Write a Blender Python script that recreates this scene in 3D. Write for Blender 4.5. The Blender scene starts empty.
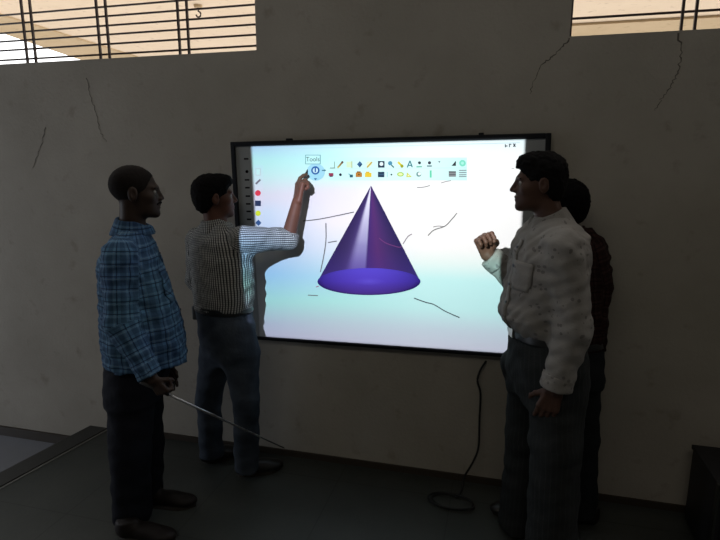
import bpy, bmesh, math, random
import numpy as np
from mathutils import Vector
from mathutils.bvhtree import BVHTree
random.seed(4)
SC = bpy.context.scene
COL = SC.collection
pi = math.pi

# ------------------------------------------------------------------ camera
S = 1.05
F_PX, PITCH, YAW = 540.4, math.radians(11.25), math.radians(14.58)
CAM = np.array([0, -2.565 * S, 1.6 * S])
FW = np.array([-math.sin(YAW) * math.cos(PITCH), math.cos(YAW) * math.cos(PITCH), -math.sin(PITCH)])
RT = np.array([math.cos(YAW), math.sin(YAW), 0.0])
UP = np.cross(RT, FW)

def J(px, py, Y):
    d = FW + RT * (px - 360) / F_PX - UP * (py - 270) / F_PX
    return CAM + d * ((Y - CAM[1]) / d[1])

def G(px, py, Z=0.0):
    d = FW + RT * (px - 360) / F_PX - UP * (py - 270) / F_PX
    return CAM + d * ((Z - CAM[2]) / d[2])

cam = bpy.data.cameras.new('camera')
cam.sensor_width = 36
cam.lens = 36 * F_PX / 720
cam.clip_start = 0.05
co = bpy.data.objects.new('camera', cam)
COL.objects.link(co)
co.location = CAM
co.rotation_euler = (pi / 2 - PITCH, 0, YAW)
SC.camera = co
SC.view_settings.view_transform = 'Standard'
SC.view_settings.look = 'None'
SC.cycles.use_denoising = True
SC.cycles.max_bounces = 6

# ------------------------------------------------------------------ materials
def newmat(name):
    m = bpy.data.materials.new(name)
    m.use_nodes = True
    nt = m.node_tree
    return m, nt, nt.nodes['Principled BSDF']

def lk(nt, a, b):
    nt.links.new(a, b)

def nd(nt, t, **kw):
    n = nt.nodes.new(t)
    for k, v in kw.items():
        setattr(n, k, v)
    return n

def mth(nt, op, a, b=None, c=None):
    n = nd(nt, 'ShaderNodeMath', operation=op)
    for i, v in enumerate((a, b, c)):
        if v is None:
            continue
        if isinstance(v, (int, float)):
            n.inputs[i].default_value = v
        else:
            lk(nt, v, n.inputs[i])
    return n.outputs[0]

def mixc(nt, fac, a, b, blend='MIX'):
    n = nd(nt, 'ShaderNodeMix', data_type='RGBA', blend_type=blend)
    for i, v in ((0, fac), (6, a), (7, b)):
        if isinstance(v, (int, float)):
            n.inputs[i].default_value = v
        elif isinstance(v, tuple):
            n.inputs[i].default_value = (*v, 1)
        else:
            lk(nt, v, n.inputs[i])
    return n.outputs[2]

def noise(nt, scale, detail=4, vec=None, rough=.55):
    n = nd(nt, 'ShaderNodeTexNoise')
    n.inputs['Scale'].default_value = scale
    n.inputs['Detail'].default_value = detail
    n.inputs['Roughness'].default_value = rough
    if vec is None:
        vec = nd(nt, 'ShaderNodeTexCoord').outputs['Object']
    lk(nt, vec, n.inputs['Vector'])
    return n.outputs['Fac']

def ramp(nt, fac, stops):
    n = nd(nt, 'ShaderNodeValToRGB')
    e = n.color_ramp.elements
    while len(e) < len(stops):
        e.new(.5)
    for i, (p, c) in enumerate(stops):
        e[i].position = p
        e[i].color = (*c, 1)
    lk(nt, fac, n.inputs[0])
    return n.outputs[0]

def bump(nt, bsdf, h, st, dist=.01):
    b = nd(nt, 'ShaderNodeBump')
    b.inputs['Strength'].default_value = st
    b.inputs['Distance'].default_value = dist
    lk(nt, h, b.inputs['Height'])
    lk(nt, b.outputs[0], bsdf.inputs['Normal'])

def flat(name, col, rough=.6, metal=0., var=.12, sc=30, spec=.5):
    m, nt, b = newmat(name)
    f = noise(nt, sc, 3)
    c = mixc(nt, f, tuple(x * (1 - var) for x in col), tuple(min(1, x * (1 + var)) for x in col))
    lk(nt, c, b.inputs['Base Color'])
    b.inputs['Roughness'].default_value = rough
    b.inputs['Metallic'].default_value = metal
    b.inputs['Specular IOR Level'].default_value = spec
    return m

def plaster(name, c1, c2):
    m, nt, b = newmat(name)
    f = noise(nt, 1.6, 7, rough=.6)
    c = ramp(nt, f, [(.3, c1), (.7, c2)])
    g = noise(nt, 9, 5)
    dirt = ramp(nt, g, [(.28, (.80, .78, .76)), (.40, (1, 1, 1))])
    c = mixc(nt, 1.0, c, dirt, 'MULTIPLY')
    lk(nt, c, b.inputs['Base Color'])
    b.inputs['Roughness'].default_value = .85
    b.inputs['Specular IOR Level'].default_value = .2
    bump(nt, b, noise(nt, 60, 4), .25)
    return m

def attr_mat(name, rough=.5, spec=.3):
    m, nt, b = newmat(name)
    a = nd(nt, 'ShaderNodeVertexColor', layer_name='tint')
    lk(nt, a.outputs[0], b.inputs['Base Color'])
    b.inputs['Roughness'].default_value = rough
    b.inputs['Specular IOR Level'].default_value = spec
    return m

def cloth_uv(nt):
    a = nd(nt, 'ShaderNodeAttribute', attribute_name='cloth')
    s = nd(nt, 'ShaderNodeSeparateXYZ')
    lk(nt, a.outputs['Vector'], s.inputs[0])
    return a.outputs['Vector'], s.outputs[0], s.outputs[1]

def line(nt, x, period, width, off=0.):
    """1 on a stripe of the given width every period"""
    f = mth(nt, 'FRACT', mth(nt, 'MULTIPLY_ADD', x, 1 / period, off + 100))
    return mth(nt, 'LESS_THAN', f, width / period)

def cloth_finish(nt, b, col):
    lk(nt, col, b.inputs['Base Color'])
    b.inputs['Roughness'].default_value = .9
    b.inputs['Specular IOR Level'].default_value = .15
    bump(nt, b, noise(nt, 28, 4), .35, .012)

def mat_plaid(name, base, alt, dark, light, p):
    m, nt, b = newmat(name)
    _, u, v = cloth_uv(nt)
    n = noise(nt, 5, 3)
    c = ramp(nt, n, [(.35, base), (.65, alt)])
    for x in (u, v):
        c = mixc(nt, mth(nt, 'MULTIPLY', line(nt, x, p, p * .42), .38), c, dark)
        c = mixc(nt, mth(nt, 'MULTIPLY', line(nt, x, p, p * .10, .35), .75), c, dark)
        c = mixc(nt, mth(nt, 'MULTIPLY', line(nt, x, p, p * .08, .15), .5), c, light)
    cloth_finish(nt, b, c)
    return m

def mat_check(name, base, dark, p, w):
    m, nt, b = newmat(name)
    _, u, v = cloth_uv(nt)
    c = mixc(nt, mth(nt, 'MULTIPLY', line(nt, u, p, w), .92), base, dark)
    c = mixc(nt, mth(nt, 'MULTIPLY', line(nt, v, p, w * .75), .45), c, dark)
    cloth_finish(nt, b, c)
    return m

def mat_print(name, base, dark):
    m, nt, b = newmat(name)
    vec, u, v = cloth_uv(nt)
    vo = nd(nt, 'ShaderNodeTexVoronoi')
    vo.inputs['Scale'].default_value = 42
    lk(nt, vec, vo.inputs['Vector'])
    f = mth(nt, 'LESS_THAN', vo.outputs['Distance'], .26)
    f = mth(nt, 'MULTIPLY', f, mth(nt, 'GREATER_THAN', noise(nt, 14, 3, vec), .5))
    c = mixc(nt, mth(nt, 'MULTIPLY', f, .6), base, dark)
    cloth_finish(nt, b, c)
    return m

def mat_denim(name, c1, c2, streak=None):
    m, nt, b = newmat(name)
    vec, u, v = cloth_uv(nt)
    c = ramp(nt, noise(nt, 6, 5), [(.35, c1), (.68, c2)])
    c = mixc(nt, mth(nt, 'MULTIPLY', noise(nt, 220, 2, vec), .4), c, tuple(x * .5 for x in c1))
    if streak:
        c = mixc(nt, mth(nt, 'MULTIPLY', line(nt, u, .02, .004), .3), c, streak)
    cloth_finish(nt, b, c)
    return m

def mat_skin(name, col):
    m, nt, b = newmat(name)
    f = noise(nt, 25, 4)
    c = mixc(nt, f, tuple(x * .8 for x in col), tuple(x * 1.2 for x in col))
    lk(nt, c, b.inputs['Base Color'])
    b.inputs['Roughness'].default_value = .5
    b.inputs['Specular IOR Level'].default_value = .18
    bump(nt, b, noise(nt, 140, 3), .15, .003)
    return m

def mat_eye(name):
    m, nt, b = newmat(name)
    a = nd(nt, 'ShaderNodeVertexColor', layer_name='tint')
    lk(nt, a.outputs[0], b.inputs['Base Color'])
    b.inputs['Roughness'].default_value = .4
    return m

M = dict(
    wall=plaster('wall_plaster', (.30, .275, .235), (.38, .35, .305)),
    corridor=plaster('corridor_plaster', (.80, .68, .55), (.86, .74, .61)),
    beam=plaster('beam_plaster', (.54, .43, .28), (.60, .48, .33)),
    grille=flat('grille_paint', (.035, .018, .018), .45),
    frame=flat('board_frame_black', (.006, .007, .010), .6, spec=.2),
    strip=flat('board_strip_grey', (.27, .28, .28), .7, var=.04, spec=.1),
    icon=attr_mat('screen_ink', .7, .05),
    kerb=flat('kerb_dark_stone', (.028, .028, .026), .5),
    nosing=flat('kerb_edge', (.26, .26, .25), .45),
    base=flat('skirting_brown', (.035, .026, .018), .5),
    black=flat('black_cabinet', (.008, .008, .010), .55),
    blackgloss=flat('black_trim', (.02, .022, .02), .4),
    cable=flat('black_cable', (.006, .006, .007), .6),
    crack=flat('plaster_crack', (.10, .085, .07), .95),
    rod=flat('steel_rod', (.45, .45, .46), .3, .8),
    rodgrip=flat('rod_grip', (.03, .03, .03), .5),
    pen=flat('pen_green', (.02, .06, .05), .4),
    hair=flat('black_hair', (.0045, .004, .004), .8, var=.4, sc=90, spec=.06),
    stubble=flat('short_hair', (.010, .0075, .0065), .85, var=.3, sc=200, spec=.1),
    skinA=mat_skin('skin_a', (.036, .022, .016)),
    skinB=mat_skin('skin_b', (.095, .042, .028)),
    skinC=mat_skin('skin_c', (.068, .035, .024)),
    skinD=mat_skin('skin_d', (.05, .03, .022)),
    shirtA=mat_plaid('plaid_blue', (.050, .105, .21), (.075, .165, .25), (.008, .016, .04), (.12, .185, .245), .05),
    shirtB=mat_check('check_white', (.39, .385, .36), (.012, .014, .018), .0108, .0050),
    shirtC=mat_print('print_white', (.195, .182, .165), (.07, .06, .06)),
    shirtD=mat_plaid('plaid_maroon', (.030, .012, .011), (.04, .016, .014), (.006, .004, .004), (.05, .032, .028), .05),
    trouA=mat_denim('trousers_navy', (.007, .008, .013), (.011, .012, .018)),
    trouB=mat_denim('jeans_blue', (.026, .034, .048), (.062, .075, .095)),
    trouC=mat_denim('trousers_grey', (.016, .018, .018), (.026, .028, .028), (.04, .042, .042)),
    trouD=mat_denim('trousers_black', (.012, .014, .016), (.018, .02, .022)),
    belt=flat('belt_black', (.008, .008, .008), .4),
    shoe=flat('shoe_black', (.010, .009, .009), .4),
    shoebrown=flat('shoe_brown', (.008, .005, .004), .6, spec=.25),
    sole=flat('shoe_sole', (.035, .028, .022), .7),
    button=flat('button_dark', (.05, .05, .055), .35),
    eye=mat_eye('eye_ball'),
    metal=flat('buckle_metal', (.4, .38, .33), .3, .9),
)

def floor_mat():
    m, nt, b = newmat('floor_dark_tile')
    tc = nd(nt, 'ShaderNodeTexCoord').outputs['Object']
    c = ramp(nt, noise(nt, 2.2, 6, tc), [(.3, (.030, .034, .031)), (.7, (.048, .052, .047))])
    sp = nd(nt, 'ShaderNodeSeparateXYZ')
    lk(nt, tc, sp.inputs[0])
    for o in (0, 1):
        c = mixc(nt, mth(nt, 'MULTIPLY', line(nt, sp.outputs[o], .6, .006, .3), .6), c, (.012, .012, .012))
    lk(nt, c, b.inputs['Base Color'])
    r = nd(nt, 'ShaderNodeMapRange')
    lk(nt, noise(nt, 4, 5, tc), r.inputs[0])
    r.inputs[3].default_value = .38
    r.inputs[4].default_value = .6
    lk(nt, r.outputs[0], b.inputs['Roughness'])
    bump(nt, b, noise(nt, 40, 3, tc), .08)
    return m
M['floor'] = floor_mat()

# ------------------------------------------------------------------ mesh helpers
def link(o, parent=None):
    COL.objects.link(o)
    if parent is not None:
        o.parent = parent
    return o

def mesh_obj(name, verts, faces, mat, parent=None, smooth=False, loc=None):
    me = bpy.data.meshes.new(name)
    verts = np.asarray(verts, float)
    if loc is not None:
        verts = verts - np.asarray(loc)
    me.from_pydata([tuple(v) for v in verts], [], [tuple(f) for f in faces])
    me.materials.append(mat)
    if smooth:
        me.polygons.foreach_set('use_smooth', [True] * len(me.polygons))
    o = bpy.data.objects.new(name, me)
    if loc is not None and parent is None:
        o.location = loc
    return link(o, parent)

def bm_obj(name, bm, mat, parent=None, smooth=False):
    me = bpy.data.meshes.new(name)
    bm.normal_update()
    bm.to_mesh(me)
    bm.free()
    me.materials.append(mat)
    if smooth:
        me.polygons.foreach_set('use_smooth', [True] * len(me.polygons))
    return link(bpy.data.objects.new(name, me), parent)

def box(bm, x0, x1, y0, y1, z0, z1, bev=0):
    r = bmesh.ops.create_cube(bm, size=1)
    for v in r['verts']:
        v.co = Vector(((x0 + x1) / 2 + v.co.x * (x1 - x0), (y0 + y1) / 2 + v.co.y * (y1 - y0), (z0 + z1) / 2 + v.co.z * (z1 - z0)))
    if bev:
        es = list({e for v in r['verts'] for e in v.link_edges})
        bmesh.ops.bevel(bm, geom=es, offset=bev, segments=2, affect='EDGES', profile=.6)

def box_obj(name, dims, mat, parent=None, bev=0):
    bm = bmesh.new()
    box(bm, *dims, bev)
    return bm_obj(name, bm, mat, parent)

def tube(bm, pts, rads, n=8, caps=True):
    pts = [Vector(p) for p in pts]
    if isinstance(rads, (int, float)):
        rads = [rads] * len(pts)
    rings = []
    ref = Vector((0, 0, 1))
    for i, p in enumerate(pts):
        t = (pts[min(i + 1, len(pts) - 1)] - pts[max(i - 1, 0)]).normalized()
        a = t.cross(ref)
        if a.length < .05:
            a = t.cross(Vector((1, 0, 0)))
        a.normalize()
        b = t.cross(a)
        rings.append([bm.verts.new(p + (a * math.cos(k * 2 * pi / n) + b * math.sin(k * 2 * pi / n)) * rads[i]) for k in range(n)])
    for A, B in zip(rings, rings[1:]):
        for k in range(n):
            bm.faces.new((A[k], A[(k + 1) % n], B[(k + 1) % n], B[k]))
    if caps:
        bm.faces.new(rings[0][::-1])
        bm.faces.new(rings[-1])

def spline(P, n=8):
    P = [np.asarray(p, float) for p in P]
    P = [2 * P[0] - P[1]] + P + [2 * P[-1] - P[-2]]
    out = []
    for i in range(1, len(P) - 2):
        for k in range(n):
            t = k / n
            a, b, c, d = P[i - 1:i + 3]
            out.append(.5 * (2 * b + (c - a) * t + (2 * a - 5 * b + 4 * c - d) * t * t + (3 * b - a - 3 * c + d) * t ** 3))
    out.append(P[-2])
    return out

def empty(name, loc, label=None, cat=None, group=None, kind=None):
    o = bpy.data.objects.new(name, None)
    o.location = loc
    o.empty_display_size = .1
    link(o)
    tag(o, label, cat, group, kind)
    return o

def tag(o, label=None, cat=None, group=None, kind=None):
    for k, v in (('label', label), ('category', cat), ('group', group), ('kind', kind)):
        if v:
            o[k] = v
    return o

# ------------------------------------------------------------------ signed-distance modelling
def unit(v):
    v = np.asarray(v, float)
    return v / np.linalg.norm(v)

class RC:            # tapered capsule; flat=True cuts the far end square
    def __init__(s, a, b, r1, r2, flat=False, squash=None):
        s.a, s.b, s.r1, s.r2, s.flat = np.asarray(a, float), np.asarray(b, float), r1, r2, flat
        s.sq = squash                      # (axis, factor): thinner along axis
        s.L = np.linalg.norm(s.b - s.a) + 1e-9
        s.t = (s.b - s.a) / s.L
        ref = np.array([0.31, -.95, .02]) if abs(s.t[1]) < .9 else np.array([1., 0, 0])
        s.e1 = unit(np.cross(s.t, ref)); s.e2 = np.cross(s.t, s.e1)
        r = max(r1, r2)
        s.lo = np.minimum(s.a, s.b) - r; s.hi = np.maximum(s.a, s.b) + r
    def d(s, X, Y, Z):
        px, py, pz = X - s.a[0], Y - s.a[1], Z - s.a[2]
        h = px * s.t[0] + py * s.t[1] + pz * s.t[2]
        t = np.clip(h / s.L, 0, 1)
        q = t * s.L
        dx, dy, dz = px - q * s.t[0], py - q * s.t[1], pz - q * s.t[2]
        if s.sq is not None:
            ax, f = s.sq
            c = dx * ax[0] + dy * ax[1] + dz * ax[2]
            k = (1 / f - 1) * c
            dx, dy, dz = dx + k * ax[0], dy + k * ax[1], dz + k * ax[2]
        r = np.sqrt(dx * dx + dy * dy + dz * dz) - (s.r1 + (s.r2 - s.r1) * t)
        if s.flat:
            r = np.maximum(r, h - s.L)
        return r
    def uv(s, P):
        q = P - s.a
        v = q @ s.t
        ang = np.arctan2(q @ s.e2, q @ s.e1)
        return np.stack([ang * (s.r1 + s.r2) / 2, v], -1)

class EL:            # ellipsoid with axes (columns of R)
    def __init__(s, c, r, R=np.eye(3)):
        s.c, s.r, s.R = np.asarray(c, float), np.asarray(r, float), np.asarray(R, float)
        e = np.sqrt(((s.R * s.r) ** 2).sum(1))
        s.lo, s.hi = s.c - e, s.c + e
    def d(s, X, Y, Z):
        px, py, pz = X - s.c[0], Y - s.c[1], Z - s.c[2]
        k0 = 0; k1 = 0
        for i in range(3):
            q = (px * s.R[0, i] + py * s.R[1, i] + pz * s.R[2, i]) / s.r[i]
            k0 = k0 + q * q
            k1 = k1 + (q / s.r[i]) ** 2
        k0 = np.sqrt(k0); k1 = np.sqrt(k1) + 1e-9
        return k0 * (k0 - 1) / k1
    def uv(s, P):
        return (P - s.c)[:, [0, 2]]

class LOFT:          # stacked elliptical sections (centre, front-back half, side half) with facing
    def __init__(s, secs, F, top_round=.0):
        secs = sorted(secs, key=lambda q: q[0][2])
        s.z = np.array([q[0][2] for q in secs]); s.cx = np.array([q[0][0] for q in secs]); s.cy = np.array([q[0][1] for q in secs])
        s.A = np.array([q[1] for q in secs]); s.B = np.array([q[2] for q in secs]); s.F = F
        m = max(s.A.max(), s.B.max())
        s.lo = np.array([s.cx.min() - m, s.cy.min() - m, s.z[0] - .01]); s.hi = np.array([s.cx.max() + m, s.cy.max() + m, s.z[-1] + .01])
    def at(s, Z):
        return [np.interp(Z, s.z, q) for q in (s.cx, s.cy, s.A, s.B)]
    def d(s, X, Y, Z):
        cx, cy, a, b = s.at(Z)
        dx, dy = X - cx, Y - cy
        u = dx * s.F[0] + dy * s.F[1]
        v = -dx * s.F[1] + dy * s.F[0]
        p = 2.3
        k = (np.abs(u / a) ** p + np.abs(v / b) ** p) ** (1 / p)
        d = (k - 1) * np.minimum(a, b)
        return np.maximum(d, np.maximum(s.z[0] - Z, Z - s.z[-1]))
    def uv(s, P):
        cx, cy, a, b = s.at(P[:, 2])
        dx, dy = P[:, 0] - cx, P[:, 1] - cy
        u = dx * s.F[0] + dy * s.F[1]
        v = -dx * s.F[1] + dy * s.F[0]
        return np.stack([np.arctan2(v, u) * .5 * (s.A.mean() + s.B.mean()), P[:, 2]], -1)

class CUT:           # half space, keeps the side n points away from
    def __init__(s, p, n):
        s.p, s.n = np.asarray(p, float), unit(n)
        s.lo = np.array([-99.] * 3); s.hi = -s.lo
    def d(s, X, Y, Z):
        return (X - s.p[0]) * s.n[0] + (Y - s.p[1]) * s.n[1] + (Z - s.p[2]) * s.n[2]

def axis(lo, hi, h, fine, hf):
    out = [lo]
    while out[-1] < hi:
        x = out[-1]
        step = h
        for a, b in fine:
            if a - h <= x <= b:
                step = hf
        out.append(x + step)
    return np.array(out)

def build_sdf(ops, h, fine=(), hf=None, wob=None):
    """ops: ('u'|'s'|'i', prim, k). Returns verts, quads by naive surface nets."""
    us = [o for o in ops if o[0] == 'u']
    lo = np.min([o[1].lo for o in us], 0) - .02
    hi = np.max([o[1].hi for o in us], 0) + .02
    ax = [axis(lo[i], hi[i], h, [(f[0][i], f[1][i]) for f in fine], hf or h) for i in range(3)]
    V = np.full([len(a) for a in ax], .08, np.float32)
    for op, p, k in ops:
        mg = max(k, .012) + 2 * h
        sl = []
        for i in range(3):
            i0 = np.searchsorted(ax[i], p.lo[i] - mg); i1 = np.searchsorted(ax[i], p.hi[i] + mg)
            sl.append(slice(max(0, i0 - 1), min(len(ax[i]), i1 + 1)))
        if any(q.stop <= q.start for q in sl):
            continue
        X = ax[0][sl[0]][:, None, None]; Y = ax[1][sl[1]][None, :, None]; Z = ax[2][sl[2]][None, None, :]
        d = p.d(X, Y, Z).astype(np.float32)
        a = V[tuple(sl)]
        if op == 'u':
            if k > 0:
                hh = np.clip(.5 + .5 * (a - d) / k, 0, 1)
                a = a + (d - a) * hh - k * hh * (1 - hh)
            else:
                a = np.minimum(a, d)
        elif op == 's':
            d = -d
            if k > 0:
                hh = np.clip(.5 - .5 * (a - d) / k, 0, 1)
                a = a + (d - a) * hh + k * hh * (1 - hh)
            else:
                a = np.maximum(a, d)
        else:
            a = np.maximum(a, d)
        V[tuple(sl)] = a
    if wob is not None:
        amp, sc, sd = wob
        X = ax[0][:, None, None] * sc; Y = ax[1][None, :, None] * sc; Z = ax[2][None, None, :] * sc
        w = np.sin(X * 1.3 + Z * 2.1 + sd + 1.3 * np.sin(Y * 1.7 + Z * .9 + sd)) * np.sin(Y * 1.4 - Z * 1.6 + sd * 2 + 1.1 * np.sin(X * 1.9 - Z * .7))
        w = w + .5 * np.sin(X * 3.1 - Z * 3.7 + 2 * np.sin(Y * 2.3 + sd)) * np.sin(Z * 2.9 + Y * 3.3 + sd)
        V += (amp * w).astype(np.float32)
    # closed border
    V[0] = V[-1] = .05; V[:, 0] = V[:, -1] = .05; V[:, :, 0] = V[:, :, -1] = .05
    neg = V < 0
    n = np.array(V.shape)
    cnt = np.zeros(n - 1, np.int8)
    cs = [(i, j, k) for i in (0, 1) for j in (0, 1) for k in (0, 1)]
    for c in cs:
        cnt += neg[c[0]:n[0] - 1 + c[0], c[1]:n[1] - 1 + c[1], c[2]:n[2] - 1 + c[2]]
    act = (cnt > 0) & (cnt < 8)
    I = np.argwhere(act)
    idx = np.full(n - 1, -1, np.int64)
    idx[act] = np.arange(len(I))
    val = {c: V[I[:, 0] + c[0], I[:, 1] + c[1], I[:, 2] + c[2]] for c in cs}
    acc = np.zeros((len(I), 3)); num = np.zeros(len(I))
    for c in cs:
        for a in range(3):
            if c[a] == 0:
                e = list(c); e[a] = 1; e = tuple(e)
                v0, v1 = val[c], val[e]
                m = (v0 < 0) != (v1 < 0)
                t = np.where(m, v0 / np.where(m, v0 - v1, 1), 0)
                q = np.array(c, float)[None].repeat(len(I), 0)
                q[:, a] += t
                acc += q * m[:, None]; num += m
    loc = acc / num[:, None]
    P = np.zeros((len(I), 3))
    for a in range(3):
        A = ax[a]
        P[:, a] = A[I[:, a]] + loc[:, a] * (A[I[:, a] + 1] - A[I[:, a]])
    quads = []
    for a in range(3):
        b, c = (a + 1) % 3, (a + 2) % 3
        s0 = [slice(None)] * 3; s1 = [slice(None)] * 3
        s0[a] = slice(0, n[a] - 1); s1[a] = slice(1, n[a])
        f0, f1 = neg[tuple(s0)], neg[tuple(s1)]
        E = np.argwhere(f0 != f1)
        E = E[(E[:, b] > 0) & (E[:, c] > 0) & (E[:, b] < n[b] - 1) & (E[:, c] < n[c] - 1)]
        if not len(E):
            continue
        fl = f0[E[:, 0], E[:, 1], E[:, 2]]
        def g(db, dc):
            q = E.copy(); q[:, b] -= db; q[:, c] -= dc
            return idx[q[:, 0], q[:, 1], q[:, 2]]
        Q = np.stack([g(1, 1), g(0, 1), g(0, 0), g(1, 0)], 1)
        Q = np.where(fl[:, None], Q, Q[:, ::-1])
        quads.append(Q)
    Q = np.concatenate(quads)
    Q = Q[(Q >= 0).all(1)]
    return P, Q

def net_obj(name, P, Q, mat, parent, base, uvprims=None, root=False):
    me = bpy.data.meshes.new(name)
    L = (P - base).astype(np.float32)
    me.vertices.add(len(L)); me.vertices.foreach_set('co', L.ravel())
    me.loops.add(Q.size); me.loops.foreach_set('vertex_index', Q.astype(np.int32).ravel())
    me.polygons.add(len(Q)); me.polygons.foreach_set('loop_start', np.arange(0, Q.size, 4, dtype=np.int32))
    me.update(calc_edges=True)
    me.polygons.foreach_set('use_smooth', np.ones(len(Q), bool))
    me.materials.append(mat)
    if uvprims:
        D = np.stack([p.d(P[:, 0], P[:, 1], P[:, 2]) for p in uvprims])
        w = D.argmin(0)
        uv = np.zeros((len(P), 3), np.float32)
        for i, p in enumerate(uvprims):
            m = w == i
            if m.any():
                uv[m, :2] = p.uv(P[m])
        at = me.attributes.new('cloth', 'FLOAT_VECTOR', 'POINT')
        at.data.foreach_set('vector', uv.ravel())
    o = bpy.data.objects.new(name, me)
    if root:
        o.location = base
    return link(o, None if root else parent)

# ------------------------------------------------------------------ human builder
def frame(F):
    F = unit([F[0], F[1], 0]); L = np.array([-F[1], F[0], 0]); return F, L, np.array([0, 0, 1.])

def head_ops(c, F, pitch=0, s=1.0, nose=1.0):
    F, L, U = frame(F)
    f = F * math.cos(pitch) + U * math.sin(pitch); u = np.cross(f, L)
    R = np.stack([f, L, u], 1)
    def W(x, y, z):
        return c + (f * x + L * y + u * z) * s
    def E(x, y, z, a, b, d):
        return EL(W(x, y, z), np.array([a, b, d]) * s, R)
    o = [('u', E(-.014, 0, .034, .096, .077, .084), .0),
         ('u', E(.030, 0, -.022, .066, .061, .082), .02),
         ('u', E(.040, 0, -.072, .048, .046, .036), .02),
         ('u', E(.076, 0, -.093, .020, .022, .018), .018),
         ('u', E(.076, 0, .026, .018, .048, .012), .014),
         ('u', E(.055, .046, -.016, .024, .018, .022), .014),
         ('u', E(.055, -.046, -.016, .024, .018, .022), .014),
         ('s', E(.101, .031, .006, .018, .017, .012), .010),
         ('s', E(.101, -.031, .006, .018, .017, .012), .010),
         ('u', RC(W(.088, 0, .018), W(.088 + .022 * nose, 0, -.022), .0075 * s, .0105 * s), .010),
         ('u', E(.098, .012, -.027, .011, .008, .008), .006),
         ('u', E(.098, -.012, -.027, .011, .008, .008), .006),
         ('u', E(.088, 0, -.052, .013, .024, .0075), .006),
         ('u', E(.086, 0, -.065, .013, .021, .0075), .005)]
    for sg in (1, -1):
        o += [('u', EL(W(-.008, .078 * sg, -.002), np.array([.020, .010, .033]) * s, R), .006),
              ('s', EL(W(-.004, .089 * sg, .002), np.array([.010, .008, .018]) * s, R), .004)]
    return o, W, R

def hand_ops(wr, d, n, thumb_side, curls, s=1.0, spread=0., thumb_curl=.5, out=.62):
    """wr wrist point, d finger direction, n palm-facing normal, thumb_side lateral direction, curls: 4 x (mcp,pip,dip)"""
    d = unit(d); n = unit(n - d * np.dot(n, d)); t = np.cross(d, n)
    if np.dot(t, thumb_side) < 0:
        t = -t
    o = []
    lens = [.070, .078, .072, .056]
    for i in range(4):
        off = .030 - .020 * i
        kn = wr + (d * (.086 - .004 * abs(i - 1.2)) + t * off) * s
        o.append(('u', RC(wr + t * off * .6 * s, kn, .0135 * s, .0118 * s), .010))
        ang = 0; p = kn; dd = unit(d + t * (1.5 - i) * spread)
        r = (.0098 - .0006 * (i == 3)) * s
        for j, (fr, cu) in enumerate(zip((.45, .31, .24), curls[i])):
            ang += cu
            v = dd * math.cos(ang) + n * math.sin(ang)
            q = p + v * lens[i] * fr * s
            o.append(('u', RC(p, q, r, r * .92), .003 if j else .006))
            p = q; r *= .92
    p = wr + (d * .022 + t * .026 + n * .004) * s
    v = unit(d * .62 + t * out + n * (1.04 - out))
    for ln, r1, r2, cu in ((.042, .0145, .0115, 0), (.033, .0112, .0100, thumb_curl), (.026, .0098, .0082, thumb_curl)):
        v = unit(v + (-t * .9 + n * .35 + d * .2) * cu * .7)
        q = p + v * ln * s
        o.append(('u', RC(p, q, r1 * s, r2 * s), .006))
        p = q
    return o

def surf_point(bvh, P, dirn):
    """first hit from outside toward P"""
    dirn = unit(dirn)
    o = Vector(P + dirn * .6)
    h = bvh.ray_cast(o, Vector(-dirn))
    return (np.array(h[0]), np.array(h[1])) if h[0] is not None else (None, None)

def bvh_of(P, Q):
    return BVHTree.FromPolygons([tuple(p) for p in P], [tuple(q) for q in Q])

def patch(name, bvh, pts_grid, dirn, off, mat, parent, base):
    """a cloth patch laid on a surface: grid of points shot at it"""
    n, m = len(pts_grid), len(pts_grid[0])
    V = []
    for r in pts_grid:
        for p in r:
            h, nn = surf_point(bvh, p, dirn)
            if h is None:
                h = p
            V.append(h + unit(dirn) * off)
    Fc = [(i * m + j, i * m + j + 1, (i + 1) * m + j + 1, (i + 1) * m + j) for i in range(n - 1) for j in range(m - 1)]
    o = mesh_obj(name, np.array(V) - base, Fc, mat, parent, True)
    at = o.data.attributes.new('cloth', 'FLOAT_VECTOR', 'POINT')
    for i, v in enumerate(V):
        at.data[i].vector = (v[0] + .01, v[2] + .013, 0)
    md = o.modifiers.new('s', 'SOLIDIFY'); md.thickness = .003; md.offset = 0
    return o

def make_shoe(heel, toe, mat, parent, base, s=1.0, name='shoe'):
    heel, toe = np.array(heel, float), np.array(toe, float)
    heel[2] = toe[2] = 0
    f = unit(toe - heel); l = np.array([-f[1], f[0], 0]); L = np.linalg.norm(toe - heel)
    U = np.array([0, 0, 1.])
    R = np.stack([f, l, U], 1)
    c = heel
    def W(x, y, z): return c + f * x + l * y + U * z
    ops = [('u', EL(W(L * .20, 0, .045), (.065, .040, .050), R), 0),
           ('u', EL(W(L * .50, 0, .038), (.085, .042, .040), R), .02),
           ('u', EL(W(L * .76, 0, .030), (.072, .047, .030), R), .02),
           ('u', RC(W(L * .18, 0, .05), W(L * .17, 0, .088), .043, .042, True), .02),
           ('i', CUT(W(0, 0, .016), (0, 0, -1)), 0)]
    P, Q = build_sdf(ops, .006)
    sh = net_obj(name, P, Q, mat, parent, base)
    # sole: outline extruded
    n = 28; V = []; Fc = []
    for z in (0.0, .018):
        for k in range(n):
            a = 2 * pi * k / n
            x = L / 2 + (L / 2) * math.cos(a)
            w = np.interp(x / L, [0, .15, .42, .72, .9, 1], [.03, .040, .036, .050, .042, .03])
            V.append(W(x, w * math.sin(a), z) - base)
    for k in range(n):
        Fc.append((k, (k + 1) % n, n + (k + 1) % n, n + k))
    Fc += [tuple(range(n))[::-1], tuple(range(n, 2 * n))]
    mesh_obj('sole', V, Fc, M['sole'], sh)
    return sh

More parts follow.
